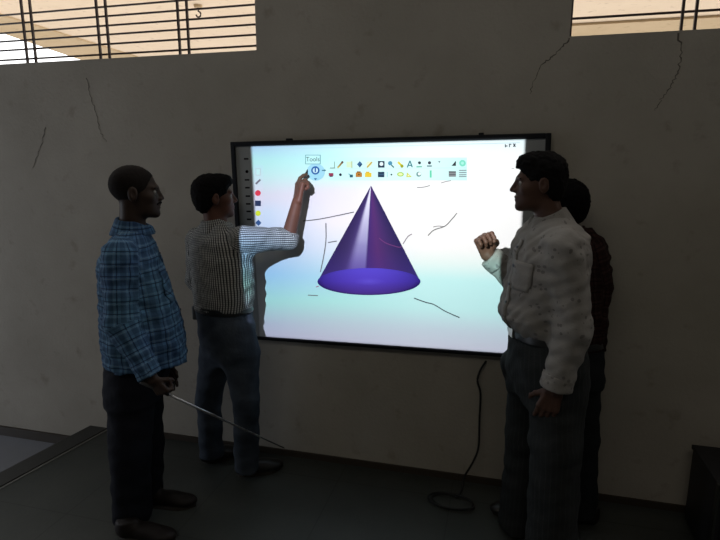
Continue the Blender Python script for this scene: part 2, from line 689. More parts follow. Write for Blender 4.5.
def eye_obj(W, R, s, sg, parent, base):
    bm = bmesh.new()
    bmesh.ops.create_uvsphere(bm, u_segments=16, v_segments=12, radius=.0125 * s)
    me = bpy.data.meshes.new('eye')
    bm.to_mesh(me); bm.free()
    ca = me.color_attributes.new('tint', 'FLOAT_COLOR', 'POINT')
    c = W(.0745, .031 * sg, .005) - base
    for i, v in enumerate(me.vertices):
        p = np.array(v.co); 
        ca.data[i].color = (.02, .012, .01, 1) if p[0] > .0105 * s else (.22, .20, .18, 1)
        v.co = Vector(c + R @ p)
    me.materials.append(M['eye'])
    me.polygons.foreach_set('use_smooth', [True] * len(me.polygons))
    link(bpy.data.objects.new('eye', me), parent)

def person(sp):
    base = np.array([sp['base'][0], sp['base'][1], 0.0])
    F, L, U = frame(sp['F'])
    # ---- body
    hs = sp.get('hs', 1.0)
    ho, W, R = head_ops(sp['head'], sp['HF'], sp.get('hp', 0), hs, sp.get('nose', 1))
    neck = sp['neck']
    ops = list(ho)
    hi_neck = W(-.022, 0, -.055)
    ops.append(('u', RC(hi_neck, neck, .052 * hs, .058 * hs), .02))
    tor = [(c, max(.03, a - .03), max(.04, b - .03)) for c, a, b in sp['torso']]
    ops.append(('u', LOFT(tor, F), .03))
    ops.append(('u', LOFT([(c, max(.03, a - .03), max(.04, b - .03)) for c, a, b in sp['hips']], F), .03))
    fine = [(W(0, 0, 0) - .16, W(0, 0, 0) + .16)]
    for arm in sp['arms']:
        sh, el, wr = arm['j']
        ops += [('u', RC(sh, el, .046, .038), .02), ('u', RC(el, wr, .038, .026), .012)]
        ops += hand_ops(wr, **arm['hand'])
        if arm.get('fine', True):
            fine.append((wr - .2, wr + .2))
    for leg in sp['legs']:
        hp, kn, an = leg['j']
        an = np.array([an[0], an[1], max(an[2], .085)])
        heel, toe = leg['foot']
        h0, t0 = np.array([*heel[:2], 0]), np.array([*toe[:2], 0])
        m1 = h0 + (t0 - h0) * .22 + U * .05; m2 = h0 + (t0 - h0) * .75 + U * .042
        ops += [('u', RC(hp, kn, .062, .045), .03), ('u', RC(kn, an, .045, .032), .02), ('u', RC(an, m1, .032, .03), .01), ('u', RC(m1, m2, .028, .022), .01)]
    P, Q = build_sdf(ops, .008, fine, .0034)
    body = net_obj('person', P, Q, sp['skin'], None, base, root=True)
    tag(body, sp['label'], 'person')
    for sg in (1, -1):
        eye_obj(W, R, hs, sg, body, base)
    # ---- hair
    P, Q = build_sdf(sp['hair'](W, R, hs), .0045, wob=sp.get('hairwob', (.0015, 120, 1)))
    net_obj('hair', P, Q, sp['hairmat'], body, base)
    if sp.get('brow', True):
        for sg in (1, -1):
            P, Q = build_sdf([('u', RC(W(.090, .018 * sg, .024), W(.080, .046 * sg, .024), .0045 * hs, .0035 * hs), 0)], .003)
            net_obj('eyebrow', P, Q, M['hair'], body, base)
    if sp.get('moustache'):
        P, Q = build_sdf([('u', RC(W(.0985, 0, -.042), W(.086, .026 * sg, -.048), .0062 * hs, .0045 * hs), .004) for sg in (1, -1)], .003)
        net_obj('moustache', P, Q, M['hair'], body, base)
    # ---- trousers
    hl = LOFT(sp['hips'], F)
    tops = [('u', hl, 0)]; up = [hl]
    for leg in sp['legs']:
        hp, kn, an = leg['j']; r = leg['r']
        an = np.array([an[0], an[1], leg.get('hem', .045)])
        a, b = RC(hp, kn, r[0], r[1]), RC(kn, an, r[1], r[2], True)
        tops += [('u', a, .05), ('u', b, .03)]; up += [a, b]
    tops += sp.get('trouser_extra', [])
    ztop = max(c[2] for c, _, _ in sp['hips'])
    tops.append(('i', CUT((0, 0, ztop), (0, 0, 1)), 0))
    P, Q = build_sdf(tops, .0075, wob=(.0045, 12, sp['seed']))
    tro = net_obj('trousers', P, Q, sp['trou'], body, base, up)
    # ---- belt
    if sp.get('belt', True):
        hb = [(c, a + .006, b + .006) for c, a, b in sp['hips']]
        bl = [('u', LOFT(hb, F), 0), ('i', CUT((0, 0, ztop + .004), (0, 0, 1)), 0), ('i', CUT((0, 0, ztop - .034), (0, 0, -1)), 0)]
        P, Q = build_sdf(bl, .006)
        be = net_obj('belt', P, Q, M['belt'], tro, base)
        bb = bvh_of(P, Q)
        c0 = sp['hips'][0][0]
        h, nn = surf_point(bb, np.array([c0[0], c0[1], ztop - .016]), F)
        if h is not None:
            V = [h - base + L * x * .022 + U * z * .018 + F * y for x in (-1, 1) for y in (-.002, .006) for z in (-1, 1)]
            mesh_obj('buckle', V, [(0, 1, 3, 2), (4, 6, 7, 5), (0, 4, 5, 1), (2, 3, 7, 6), (0, 2, 6, 4), (1, 5, 7, 3)], M['metal'], be)
    # ---- shirt
    tl = LOFT(sp['torso'], F)
    sops = [('u', tl, 0)]; up = [tl]
    for arm in sp['arms']:
        sh, el, wr = arm['j']; r = arm['r']
        cf = arm.get('cuff', .97)
        a = RC(sh, el, r[0], r[1]); end = el + (wr - el) * cf
        b = RC(el, end, r[1], r[2], True)
        sops += [('u', a, .035), ('u', b, .018)]; up += [a, b]
    sops += sp.get('shirt_extra', [])
    if sp.get('hem') is not None:
        sops.append(('i', CUT((0, 0, sp['hem']), (0, 0, -1)), 0))
    P, Q = build_sdf(sops, .0062, wob=(sp.get('fold', .0055), 19, sp['seed'] + 1))
    shirt = net_obj('shirt', P, Q, sp['shirt'], body, base, up)
    sb = bvh_of(P, Q)
    for arm in sp['arms']:
        sh, el, wr = arm['j']; r = arm['r']; cf = arm.get('cuff', .97)
        end = el + (wr - el) * cf; t = unit(wr - el)
        lc = arm.get('cuffw', .05)
        c = RC(end - t * lc, end + t * .004, r[2] + .004, r[2] + .004, True)
        P2, Q2 = build_sdf([('u', c, 0), ('i', CUT(end - t * lc, -t), 0)], .005, wob=(.0015, 40, 1))
        net_obj('cuff', P2, Q2, sp['shirt'], shirt, base, [c])
    # collar: a flared band round the neck, open and lower at the front
    n0 = neck + (hi_neck - neck) * .02; n1 = neck + (hi_neck - neck) * sp.get('collar_h', .5)
    ct = RC(n0 - U * .012, n1, .100 * hs, .072 * hs, True)
    vcut = RC(n1 + F * .085, n0 + F * .085 - U * .02, .035, .018)
    cops = [('u', ct, 0), ('i', CUT(n0 - U * .016, (0, 0, -1)), 0), ('i', CUT(n1 - U * .004, unit(U * 1 + F * .45)), 0), ('s', vcut, .004),
            ('s', RC(n0 - U * .05, n1 + (n1 - n0) * .5, .056 * hs, .060 * hs), .003)]
    P2, Q2 = build_sdf(cops, .0045)
    net_obj('collar', P2, Q2, sp['shirt'], shirt, base, [ct])
    # buttons down the front
    if sp.get('buttons'):
        bd = unit(F + L * sp.get('placket', 0))
        zt, zb, nb = sp['buttons']
        grid = []
        for z in np.linspace(zt + .03, zb - .03, 24):
            cx, cy, _, _ = tl.at(z)
            side = np.array([-bd[1], bd[0], 0])
            grid.append([np.array([cx, cy, z]) + side * x for x in (-.016, 0, .016)])
        patch('placket', sb, grid, bd, .0025, sp['shirt'], shirt, base)
        for z in np.linspace(zt, zb, nb):
            cx, cy, _, _ = tl.at(z)
            h, nn = surf_point(sb, np.array([cx, cy, z]), bd)
            if h is None:
                continue
            bm = bmesh.new()
            tube(bm, [h - base + bd * .002, h - base + bd * .0075], [.0062, .0055], 12)
            bm_obj('button', bm, M['button'], shirt)
    if sp.get('pocket'):
        pd, z0, z1, w = sp['pocket']
        pd = unit(F + L * pd); side = np.array([-pd[1], pd[0], 0])
        grid = []
        for z in np.linspace(z1, z0, 9):
            cx, cy, _, _ = tl.at(z)
            ww = w * (1 if z > z0 + .02 else .8)
            grid.append([np.array([cx, cy, z]) + side * x for x in np.linspace(-ww / 2, ww / 2, 7)])
        patch('pocket', sb, grid, pd, .004, sp['shirt'], shirt, base)
    for leg in sp['legs']:
        make_shoe(leg['foot'][0], leg['foot'][1], sp['shoemat'], body, base)
    return body, shirt, tro, sb

relaxed = [(.25, .35, .2), (.3, .4, .25), (.35, .45, .3), (.4, .5, .3)]
fist = [(1.25, 1.45, .9)] * 4
HX = lambda p: np.asarray(p)

# ================================================================== SETTING
D_LOW = -.15
EDGE = -2.50            # left edge of the raised floor the men stand on

SILL2 = 2.226
def make_wall():
    w = 6.5; e = -9.5; top = 3.6; ty = .22
    x1, x2 = -1.246, .256
    sill = 2.242; head = 3.05
    bm = bmesh.new()
    for (a, b, c, d) in ((e, x2, D_LOW, sill), (x2, w, D_LOW, SILL2), (e, w, head, top), (x1, x2, sill, head), (4.0, w, SILL2, head)):
        box(bm, a, b, 0, ty, c, d)
    o = bm_obj('wall_back', bm, M['wall'])
    tag(o, 'grey plaster wall behind the lit screen, cracked below its high openings', 'wall', kind='structure')
    return o, x1, x2, sill, head
wall, WX1, WX2, SILL, HEAD = make_wall()

def crack(pts, w):
    pts = [J(x, y, 0) for x, y in pts]
    P = []
    rnd = random.Random(int(pts[0][0] * 1000))
    for a, b in zip(pts, pts[1:]):
        n = 7
        for k in range(n):
            t = k / n
            q = a + (b - a) * t
            P.append(q + np.array([rnd.uniform(-.007, .007), 0, rnd.uniform(-.004, .004)]))
    P.append(pts[-1])
    V = []; Fc = []
    for i, p in enumerate(P):
        d = unit(P[min(i + 1, len(P) - 1)] - P[max(i - 1, 0)])
        nn = np.array([-d[2], 0, d[0]])
        ww = w * (.35 + .65 * rnd.random()) * (1 - .6 * i / len(P))
        V += [p + nn * ww + np.array([0, -.0015, 0]), p - nn * ww + np.array([0, -.0015, 0])]
        if i:
            k = 2 * i
            Fc.append((k - 2, k - 1, k + 1, k))
    return mesh_obj('crack', V, Fc, M['crack'], wall)
crack([(569, 38), (561, 48), (553, 56), (543, 63), (536, 77), (530, 94)], .0045)
crack([(679, 33), (681, 56), (677, 74), (671, 86), (661, 99), (655, 111)], .004)
crack([(86, 78), (91, 98), (98, 118), (101, 133), (107, 142)], .004)
crack([(46, 128), (41, 146), (33, 168)], .0035)

# floors
def slab(name, pts, z0, z1, mat, parent=None):
    n = len(pts)
    V = [(p[0], p[1], z) for z in (z0, z1) for p in pts]
    return mesh_obj(name, V, [tuple(range(n))[::-1], tuple(range(n, 2 * n))] + [(i, (i + 1) % n, n + (i + 1) % n, n + i) for i in range(n)], mat, parent)
SK = .15                # the kerb runs out from the wall at a slight angle
def kx(x, y): return (x + SK * y, y)
o = slab('floor', [kx(EDGE + .01, 0), kx(EDGE + .01, -7), (6.5, -7), (6.5, 0)], D_LOW - .05, 0, M['floor'])
tag(o, 'dark raised floor the four men stand on', 'floor', kind='structure')
lowm = flat('low_floor_grey', (.20, .205, .225), .26, var=.15, sc=4)
o = slab('floor', [(-9.5, 0), (-9.5, -7), kx(EDGE + .01, -7), kx(EDGE + .01, 0)], D_LOW - .1, D_LOW, lowm)
tag(o, 'lower grey floor left of the dark kerb', 'floor', kind='structure')
o = slab('trim_1', [kx(EDGE - .005, -.001), kx(EDGE - .005, -7), kx(EDGE + .125, -7), kx(EDGE + .125, -.001)], D_LOW, .010, M['kerb'])
tag(o, 'dark stone kerb along the left edge of the raised floor', 'kerb', kind='structure')
slab('nosing', [kx(EDGE + .1255, -.001), kx(EDGE + .1255, -7), kx(EDGE + .137, -7), kx(EDGE + .137, -.001)], 0, .0035, M['nosing'], o)
o = box_obj('baseboard_back', (EDGE + .15, 6.5, -.012, 0, 0, .035), M['base'])
tag(o, 'low brown skirting at the foot of the wall behind the men', 'skirting', kind='structure')
o = box_obj('baseboard_left', (-9.5, EDGE - .01, -.015, 0, D_LOW, D_LOW + .065), M['base'])
tag(o, 'dark skirting at the wall foot over the lower floor at left', 'skirting', kind='structure')

# barred openings high in the wall
def window(name, x0, x1, hz, vx, label, SILL=None):
    SILL = SILL or 2.242
    r = empty(name, ((x0 + x1) / 2, .1, SILL), label, 'window', kind='structure')
    lx = (x0 + x1) / 2
    for z in hz:
        bm = bmesh.new()
        tube(bm, [(x0 - lx, 0, z - SILL), (x1 - lx, 0, z - SILL)], .0055, 8)
        bm_obj('horizontal_bar', bm, M['grille'], r)
    for x in vx:
        box_obj('vertical_bar', (x - lx - .0055, x - lx + .0055, -.022, -.010, 0, HEAD - SILL), M['grille'], r)
    return r
k = S
window('window_1', -9.5, WX1, [z * k for z in (2.124, 2.176, 2.228, 2.276, 2.321, 2.368, 2.415, 2.5, 2.6, 2.7, 2.8)],
       [x * k for x in (-2.626, -2.568, -2.140, -2.083, -1.654, -1.601, -3.11, -3.055, -3.6, -3.55, -4.1, -4.05)],
       'high barred wall opening at upper left with bright corridor behind')
w2 = window('window_2', WX2, 4.0, [z * k for z in (2.211, 2.32, 2.42, 2.52, 2.62, 2.72, 2.82)],
       [x * k for x in (.684, .734, 1.2, 1.25, 1.7, 1.75, 2.2, 2.25)],
       'high barred wall opening at upper right showing a pale soffit', SILL2)
box_obj('window_frame', (WX2 - (WX2 + 4) / 2, WX2 - (WX2 + 4) / 2 + .014, -.03, .0, 0, HEAD - SILL), M['grille'], w2)

# covered corridor outside
CZ = 3.45
def along(a, b, y): return a + (b - a) * ((y - a[1]) / (b[1] - a[1]))
o0, o1 = G(0, 32.5, CZ - .02), G(78, 59, CZ - .02)
i0, i1 = G(0, 15, CZ - .02), G(120, 52, CZ - .02)
LO, LF = along(o0, o1, .22), along(o0, o1, 9)
NO, NF = along(i0, i1, .22), along(i0, i1, 9)
o = slab('ceiling', [NO, (9, .22), (9, 9), NF], CZ, CZ + .15, M['corridor'])
tag(o, 'pale corridor ceiling seen through the high barred openings', 'ceiling', kind='structure')
o = slab('trim_2', [LO, NO, NF, LF], CZ - .02, CZ + .2, M['beam'])
tag(o, 'tan concrete beam beside the bright sky beyond the left opening', 'beam', kind='structure')
q0, q1 = G(571, 26, CZ - .03), G(720, 14, CZ - .03)
o = slab('trim_3', [(q0[0] - .3, q0[1]), (9, q0[1] + .0), (9, 8.8), (q0[0] - .3, 8.8)], CZ - .03, CZ - .001, M['beam'])
tag(o, 'tan beam along the outer edge of the corridor ceiling', 'beam', kind='structure')
# small ceiling hook outside
hp = G(198, 5, CZ)
r = empty('ceiling_hook', hp, 'small brown hook on the corridor ceiling behind the bars', 'hook')
bm = bmesh.new(); tube(bm, [(0, 0, 0), (0, 0, -.03)], [.05, .045], 14); bm_obj('mounting_plate', bm, M['beam'], r)
bm = bmesh.new(); tube(bm, [Vector((0, 0, -.03))] + [Vector((.03 * math.sin(a), 0, -.07 - .03 + .03 * math.cos(a))) for a in np.linspace(0, 4.6, 10)], .009, 8); bm_obj('hook', bm, M['grille'], r)

# ================================================================== WHITEBOARD
BX0, BX1, BZ0, BZ1 = -1.379, .222, .718, 1.799
TILT = .016               # the board hangs slightly crooked, right side high
TC, TS = math.cos(TILT), math.sin(TILT)
BC = np.array([(BX0 + BX1) / 2, 0, BZ0])
board = empty('interactive_whiteboard', BC, 'large black-framed interactive whiteboard on the wall with a projected purple cone', 'whiteboard')
board.rotation_euler = (0, -TILT, 0)
YS = -.030       # picture plane
def bl(x0, x1, y0, y1, z0, z1):
    return (x0 - BC[0], x1 - BC[0], y0, y1, z0 - BC[2], z1 - BC[2])
bm = bmesh.new()
fw = .024
for d in ((BX0, BX0 + fw, -.042, -.001, BZ0, BZ1), (BX1 - fw, BX1, -.042, -.001, BZ0, BZ1), (BX0 + fw, BX1 - fw, -.042, -.001, BZ1 - fw, BZ1), (BX0 + fw, BX1 - fw, -.042, -.001, BZ0, BZ0 + .018)):
    box(bm, *bl(*d), .004)
bm_obj('frame', bm, M['frame'], board)
bm = bmesh.new(); box(bm, *bl(BX0 + .02, BX1 - .02, -.028, -.001, BZ0 + .01, BZ1 - .01)); bm_obj('backing_panel', bm, M['frame'], board)
# sensor bump on top of the frame
q = J(292, 141, -.03)
box_obj('sensor', bl(q[0] - .015, q[0] + .015, -.035, -.01, BZ1 - .002, BZ1 + .010), M['frame'], board, .003)
q = J(485, 134, -.03)
box_obj('sensor', bl(q[0] - .012, q[0] + .012, -.035, -.01, BZ1 - .002, BZ1 + .010), M['frame'], board, .003)
PX0, PX1 = -1.262, .108          # projected picture
PZ0, PZ1 = BZ0 + .018, BZ1 - fw
bm = bmesh.new(); box(bm, *bl(BX0 + fw, PX0 - .012, -.031, -.02, BZ0 + .018, BZ1 - fw)); sl = bm_obj('side_strip', bm, M['strip'], board); sl['label'] = 'grey key strip with black marks'
bm = bmesh.new(); box(bm, *bl(PX1 + .004, BX1 - fw, -.031, -.02, BZ0 + .018, BZ1 - fw)); sr = bm_obj('side_strip', bm, M['strip'], board)

def tint(o, cols):
    ca = o.data.color_attributes.new('tint', 'FLOAT_COLOR', 'POINT')
    ca.data.foreach_set('color', np.array([(*c, 1) for c in cols], np.float32).ravel())

def s2l(c):
    return tuple((x / 255 / 12.92) if x < 10 else ((x / 255 + .055) / 1.055) ** 2.4 for x in c)

M['screen'] = flat('whiteboard_white', (.48, .48, .48), .6, var=.01, spec=.15)
scr = box_obj('screen', bl(PX0 - .012, PX1 + .004, YS, -.02, PZ0, PZ1), M['screen'], board)

# picture elements are flat on the board, placed in picture coordinates read off the photograph
LAYER = [0]
def BP(px, py, lay=1):
    q = J(px, py, YS)
    x, z = q[0] - BC[0], q[2] - BC[2]
    return np.array([x * TC + z * TS, YS - .0006 * lay, -x * TS + z * TC])
def uv_at(p):
    return (p[0] + BC[0] - PX0) / (PX1 - PX0), 1 - (p[2] + BC[2] - PZ0) / (PZ1 - PZ0)
# colour of the projected light over the picture: (position from top, sRGB) down the left, middle and right
LEFT = [(0, (158, 196, 234)), (.07, (166, 228, 232)), (.14, (182, 228, 234)), (.25, (212, 212, 235)), (.33, (198, 218, 247)), (.50, (184, 206, 248)), (.66, (152, 205, 249)), (.80, (160, 225, 228)), (.93, (178, 193, 221)), (1, (186, 190, 220))]
MID = [(0, (186, 226, 242)), (.07, (186, 244, 248)), (.16, (204, 244, 246)), (.22, (232, 230, 250)), (.38, (244, 240, 255)), (.52, (222, 236, 255)), (.66, (176, 226, 250)), (.78, (176, 240, 238)), (.90, (190, 212, 228)), (1, (198, 200, 226))]
RIGHT = [(0, (226, 246, 252)), (.07, (246, 255, 255)), (.15, (252, 255, 255)), (.25, (255, 255, 255)), (.50, (255, 255, 255)), (.57, (238, 255, 252)), (.65, (202, 252, 252)), (.80, (198, 247, 248)), (.90, (202, 222, 236)), (1, (208, 212, 232))]
US = (.06, .32, .66)
def beam_colour(u, v):
    c = [np.array([np.interp(v, [q[0] for q in R_], [s2l(q[1])[m] for q in R_]) for m in range(3)]) for R_ in (LEFT, MID, RIGHT)]
    a = np.clip((u - US[0]) / (US[1] - US[0]), 0, 1); b = np.clip((u - US[1]) / (US[2] - US[1]), 0, 1)
    return (c[0] * (1 - a) + c[1] * a) * (1 - b) + c[2] * b
def ink(col, p):
    return np.clip(np.array(s2l(col)) / beam_colour(*uv_at(p)) * .53, 0, .5)

def poly(name, pts, col, lay=1, parent=board, label=None):
    o = mesh_obj(name, [BP(x, y, lay) for x, y in pts], [tuple(range(len(pts)))[::-1]], M['icon'], parent)
    tint(o, [s2l(col)] * len(pts))
    if label: o['label'] = label
    return o

def multi(name, polys, parent=board, label=None):
    """several flat coloured shapes as ONE picture part; polys: (pts, srgb, layer)"""
    V = []; Fc = []; C = []
    for pts, col, lay in polys:
        n = len(V)
        P_ = [BP(x, y, lay) for x, y in pts]
        V += P_; C += [ink(col, p) for p in P_]
        Fc.append(tuple(range(n, n + len(pts)))[::-1])
    o = mesh_obj(name, V, Fc, M['icon'], parent)
    tint(o, C)
    if label: o['label'] = label
    return o

def rect(x0, y0, x1, y1): return [(x0, y0), (x1, y0), (x1, y1), (x0, y1)]
def disc(x, y, r, n=18, ry=None): return [(x + r * math.cos(2 * pi * k / n), y + (ry or r) * math.sin(2 * pi * k / n)) for k in range(n)]
def seg(x0, y0, x1, y1, w):
    d = math.hypot(x1 - x0, y1 - y0) or 1
    nx_, ny_ = -(y1 - y0) / d * w / 2, (x1 - x0) / d * w / 2
    return [(x0 + nx_, y0 + ny_), (x1 + nx_, y1 + ny_), (x1 - nx_, y1 - ny_), (x0 - nx_, y0 - ny_)]

# --- the cone
apex = (371, 185.5); bl_, br_ = (317.5, 281), (420.5, 283); bc = (369, 281.5); brx, bry = 51.5, 13.5
def cone_mesh():
    V = []; C = []; Fc = []
    nu, nv = 48, 40
    for j in range(nv + 1):
        t = j / nv
        for i in range(nu + 1):
            u = i / nu
            a = pi - u * pi
            bx_, by_ = bc[0] + brx * math.cos(a), bc[1] + bry * math.sin(a)
            x = apex[0] + (bx_ - apex[0]) * t; y = apex[1] + (by_ - apex[1]) * t
            xs = (x - (apex[0] + (bl_[0] - apex[0]) * t)) / max(1e-3, (br_[0] - bl_[0]) * t)
            hl = np.array([222, 222, 244]) + (np.array([150, 146, 198]) - np.array([222, 222, 244])) * np.clip((t - .15) / .4, 0, 1)
            hl = hl + (np.array([92, 76, 160]) - hl) * np.clip((t - .5) / .42, 0, 1)
            stp = [(0, (48, 36, 88)), (.13, (58, 46, 100)), (.20, (70, 56, 114)), (.26, hl * .8 + np.array([64, 50, 110]) * .2), (.30, hl), (.44, hl),
                   (.455, (66, 42, 116)), (.62, (84, 46, 112)), (.8, (66, 44, 104)), (1, (44, 36, 88))]
            c = np.array([np.interp(xs, [q[0] for q in stp], [q[1][m] for q in stp]) for m in range(3)])
            low = np.array([66, 48, 150])
            c = c + (low - c) * max(0, (t - .6)) * 1.3
            V.append(BP(x, y, 2)); C.append(ink(np.clip(c, 0, 255), V[-1]))
    for j in range(nv):
        for i in range(nu):
            a = j * (nu + 1) + i
            Fc.append((a, a + nu + 1, a + nu + 2, a + 1))
    o = mesh_obj('projected_cone', V, Fc, M['icon'], board)
    tint(o, C)
    o['label'] = 'purple translucent cone drawn on the screen'
    V = [BP(bc[0], bc[1], 2.6)]; C = [ink((92, 76, 206), BP(bc[0], bc[1]))]; Fc = []
    n = 64
    for j, t in enumerate((.3, .55, .75, .88, .96, 1.0)):
        for k_ in range(n):
            a = 2 * pi * k_ / n
            V.append(BP(bc[0] + brx * t * math.cos(a), bc[1] + bry * t * math.sin(a), 2.6))
            dn = max(0, math.sin(a)) * t
            sd = (math.cos(a) * t) ** 2
            up_ = max(0, -math.sin(a)) * t
            c = np.array([82, 62, 192]) + np.array([6, 10, 16]) * up_ - np.array([14, 18, 62]) * dn - np.array([30, 26, 56]) * sd
            if t > .95: c = c - np.array([10, 8, 20]) * (1 if math.sin(a) > 0 else .3)
            C.append(ink(np.clip(c, 0, 255), V[-1]))
    for k_ in range(n):
        Fc.append((0, 1 + (k_ + 1) % n, 1 + k_))
        for j in range(5):
            p, q = 1 + j * n, 1 + (j + 1) * n
            Fc.append((p + k_, p + (k_ + 1) % n, q + (k_ + 1) % n, q + k_))
    b_ = mesh_obj('cone_base', V, Fc, M['icon'], o)
    tint(b_, C)
cone_mesh()

# --- pen strokes
def stroke(pts, w=1.0, col=(104, 106, 112), lay=3):
    w *= .85
    P = [q[:2] for q in spline([(x, y, 0) for x, y in pts], 5)]
    multi('pen_stroke', [(seg(*a, *b, w), col, lay) for a, b in zip(P, P[1:])])
stroke([(303, 221), (320, 219), (340, 215), (354, 212)], 1.1)
stroke([(326, 223), (326, 240), (324, 255), (320.5, 272)], 1.1)
stroke([(328, 242.5), (337, 241)], 1.0)
stroke([(308, 295), (318, 295.5)], 1.0)
stroke([(316, 287), (319, 286)], 1.0, (150, 90, 130))
stroke([(403, 244), (408, 236.5), (412, 234)], 1.0, (130, 120, 130))
stroke([(379, 238), (386, 243), (398, 247), (402, 246.5)], .9, (112, 60, 120))
stroke([(428, 235.5), (434, 230), (445, 226), (452, 219), (457, 213)], 1.1, (110, 110, 112))
stroke([(433, 227), (438, 226), (443, 226.5)], .9, (130, 130, 130))
stroke([(417, 187.5), (424, 187), (430, 185.5)], 1.0, (140, 142, 146))
stroke([(441, 183), (446, 181.5), (451, 180.5)], 1.0, (160, 160, 164))
stroke([(414, 298), (425, 302), (434, 304.5), (445, 311), (459.5, 317.5)], 1.2, (70, 80, 90))

# --- toolbar with its icons
multi('toolbar', [(rect(328.5, 157.5, 467, 180.5), (196, 238, 238), 1), ([(329, 168.6), (466, 167.6), (466, 168.0), (329, 169.0)], (176, 220, 222), 1.5)], label='pale cyan toolbar strip on the screen')
I = lambda *p: multi('toolbar_icon', list(p))
DK = (40, 50, 70)
ix1 = [332, 341, 349.5, 359.8, 369.5, 381.3, 391, 400.5, 409.5, 419, 429.5]
y1 = 164.5; y2 = 174.8
I((rect(329.5, 160.5, 334.5, 168), (232, 244, 240), 2), (seg(330, 168, 335, 168, .9), (120, 150, 140), 3), (seg(334.5, 161.5, 334.5, 168, .8), (130, 160, 150), 3))
I((seg(338, 167.5, 343, 161.5, 1.8), (140, 120, 80), 2), (disc(342.4, 162.3, 1.2), (90, 60, 50), 3), (seg(337.5, 168, 340, 166, 1.2), (200, 180, 90), 3))
I((rect(346.5, 161.5, 352, 167.5), (206, 226, 196), 2), (seg(352, 161, 352, 168, .8), (170, 180, 130), 3))
I(([(359.8, 161), (362.6, 164.3), (359.8, 167.6), (357, 164.3)], (56, 96, 140), 2), ([(359.8, 164.3), (362.6, 164.3), (359.8, 167.6)], (30, 60, 100), 3))
I((disc(369, 164, 2.8), (222, 226, 200), 2), (seg(367, 167.5, 372, 162, 1.3), (190, 170, 60), 3))
I((rect(378, 161, 384.6, 167.6), (38, 52, 74), 2), (disc(381.5, 164, 1.9), (228, 240, 244), 3))
I((disc(390.2, 163.2, 2.2), (76, 140, 170), 2), (seg(391.5, 165, 394, 167.6, 1.3), (70, 110, 110), 3))
I((seg(398, 162, 402.5, 166.5, 2.2), (214, 200, 60), 2), (disc(402, 166, 1.6), (150, 160, 40), 3))
I((seg(407.2, 167.5, 410, 160.8, 1.2), (60, 130, 140), 2), (seg(410, 160.8, 412.3, 167.3, 1.2), (60, 130, 140), 2), (seg(408.5, 165.5, 411.5, 165.3, 1), (60, 130, 140), 2))
I((disc(419.5, 162.8, 1.5), (50, 60, 70), 2), (seg(416.5, 166.8, 422, 166.6, 1.4), (120, 190, 170), 3))
I((disc(429.5, 162.8, 1.6), (60, 60, 76), 2), (seg(427, 166, 432, 166, 1.2), (90, 120, 130), 3))
I(([(438, 161.2), (440.5, 161), (439.5, 163)], (120, 130, 140), 2))
I(([(451.5, 165.8), (456, 160.6), (456, 165.8)], (50, 54, 60), 2))
I((disc(462.5, 163.2, 3.3), (120, 214, 190), 2), (disc(462.5, 163.2, 1.6), (160, 230, 214), 3))
I((rect(328.8, 173, 333.5, 175.8), (140, 56, 84), 2), (rect(329.6, 175.8, 332.8, 176.8), (60, 40, 70), 3))
I((disc(340.5, 174.7, 1.4), (40, 40, 60), 2))
I((seg(348.5, 173.6, 351, 175.4, 1.2), (140, 190, 200), 2), (rect(349.8, 174.6, 353, 177.4), (40, 90, 110), 3))
I((rect(355.8, 172.5, 362, 177), (176, 120, 50), 2), (rect(357, 171.3, 360.8, 172.6), (120, 80, 40), 3), (rect(358.2, 173.8, 359.8, 175), (90, 60, 40), 3))
I((rect(365, 172.8, 371.5, 177), (224, 190, 54), 2), (rect(366, 171.6, 369.5, 173), (214, 176, 50), 3))
I((rect(378, 171.8, 384.4, 177.2), (36, 60, 84), 2), (seg(378.5, 174.5, 384, 174.4, .8), (60, 90, 120), 3))
I((disc(391.5, 174.6, .9), (60, 80, 90), 2), (rect(387, 172, 387.6, 177), (140, 200, 200), 2))
I((disc(400.5, 174.3, 3.4, 18, 2.2), (160, 200, 80), 2), (disc(400.5, 174.3, 2.2, 18, 1.3), (220, 236, 170), 3))
I(([(406.3, 177.2), (407, 172.4), (412, 177)], (196, 206, 90), 2), ([(407.5, 176.2), (408, 174.2), (410, 176.1)], (236, 240, 190), 3))
I((disc(418.8, 174.2, 2.5), (110, 150, 150), 2), (disc(419.5, 173.8, 1.6), (226, 240, 238), 3))
I((rect(429.8, 170.4, 431.6, 177.6), (96, 206, 170), 2))
I((rect(448.8, 171.2, 456, 176.8), (130, 136, 140), 2), (rect(448.8, 171.2, 456, 172.6), (90, 94, 98), 3), (seg(449, 174.6, 456, 174.5, .7), (80, 84, 90), 3))
I(*[(seg(459, y, 466.5, y - .1, .9), (120, 130, 136), 2) for y in (170.4, 172.6, 174.8, 176.6)])

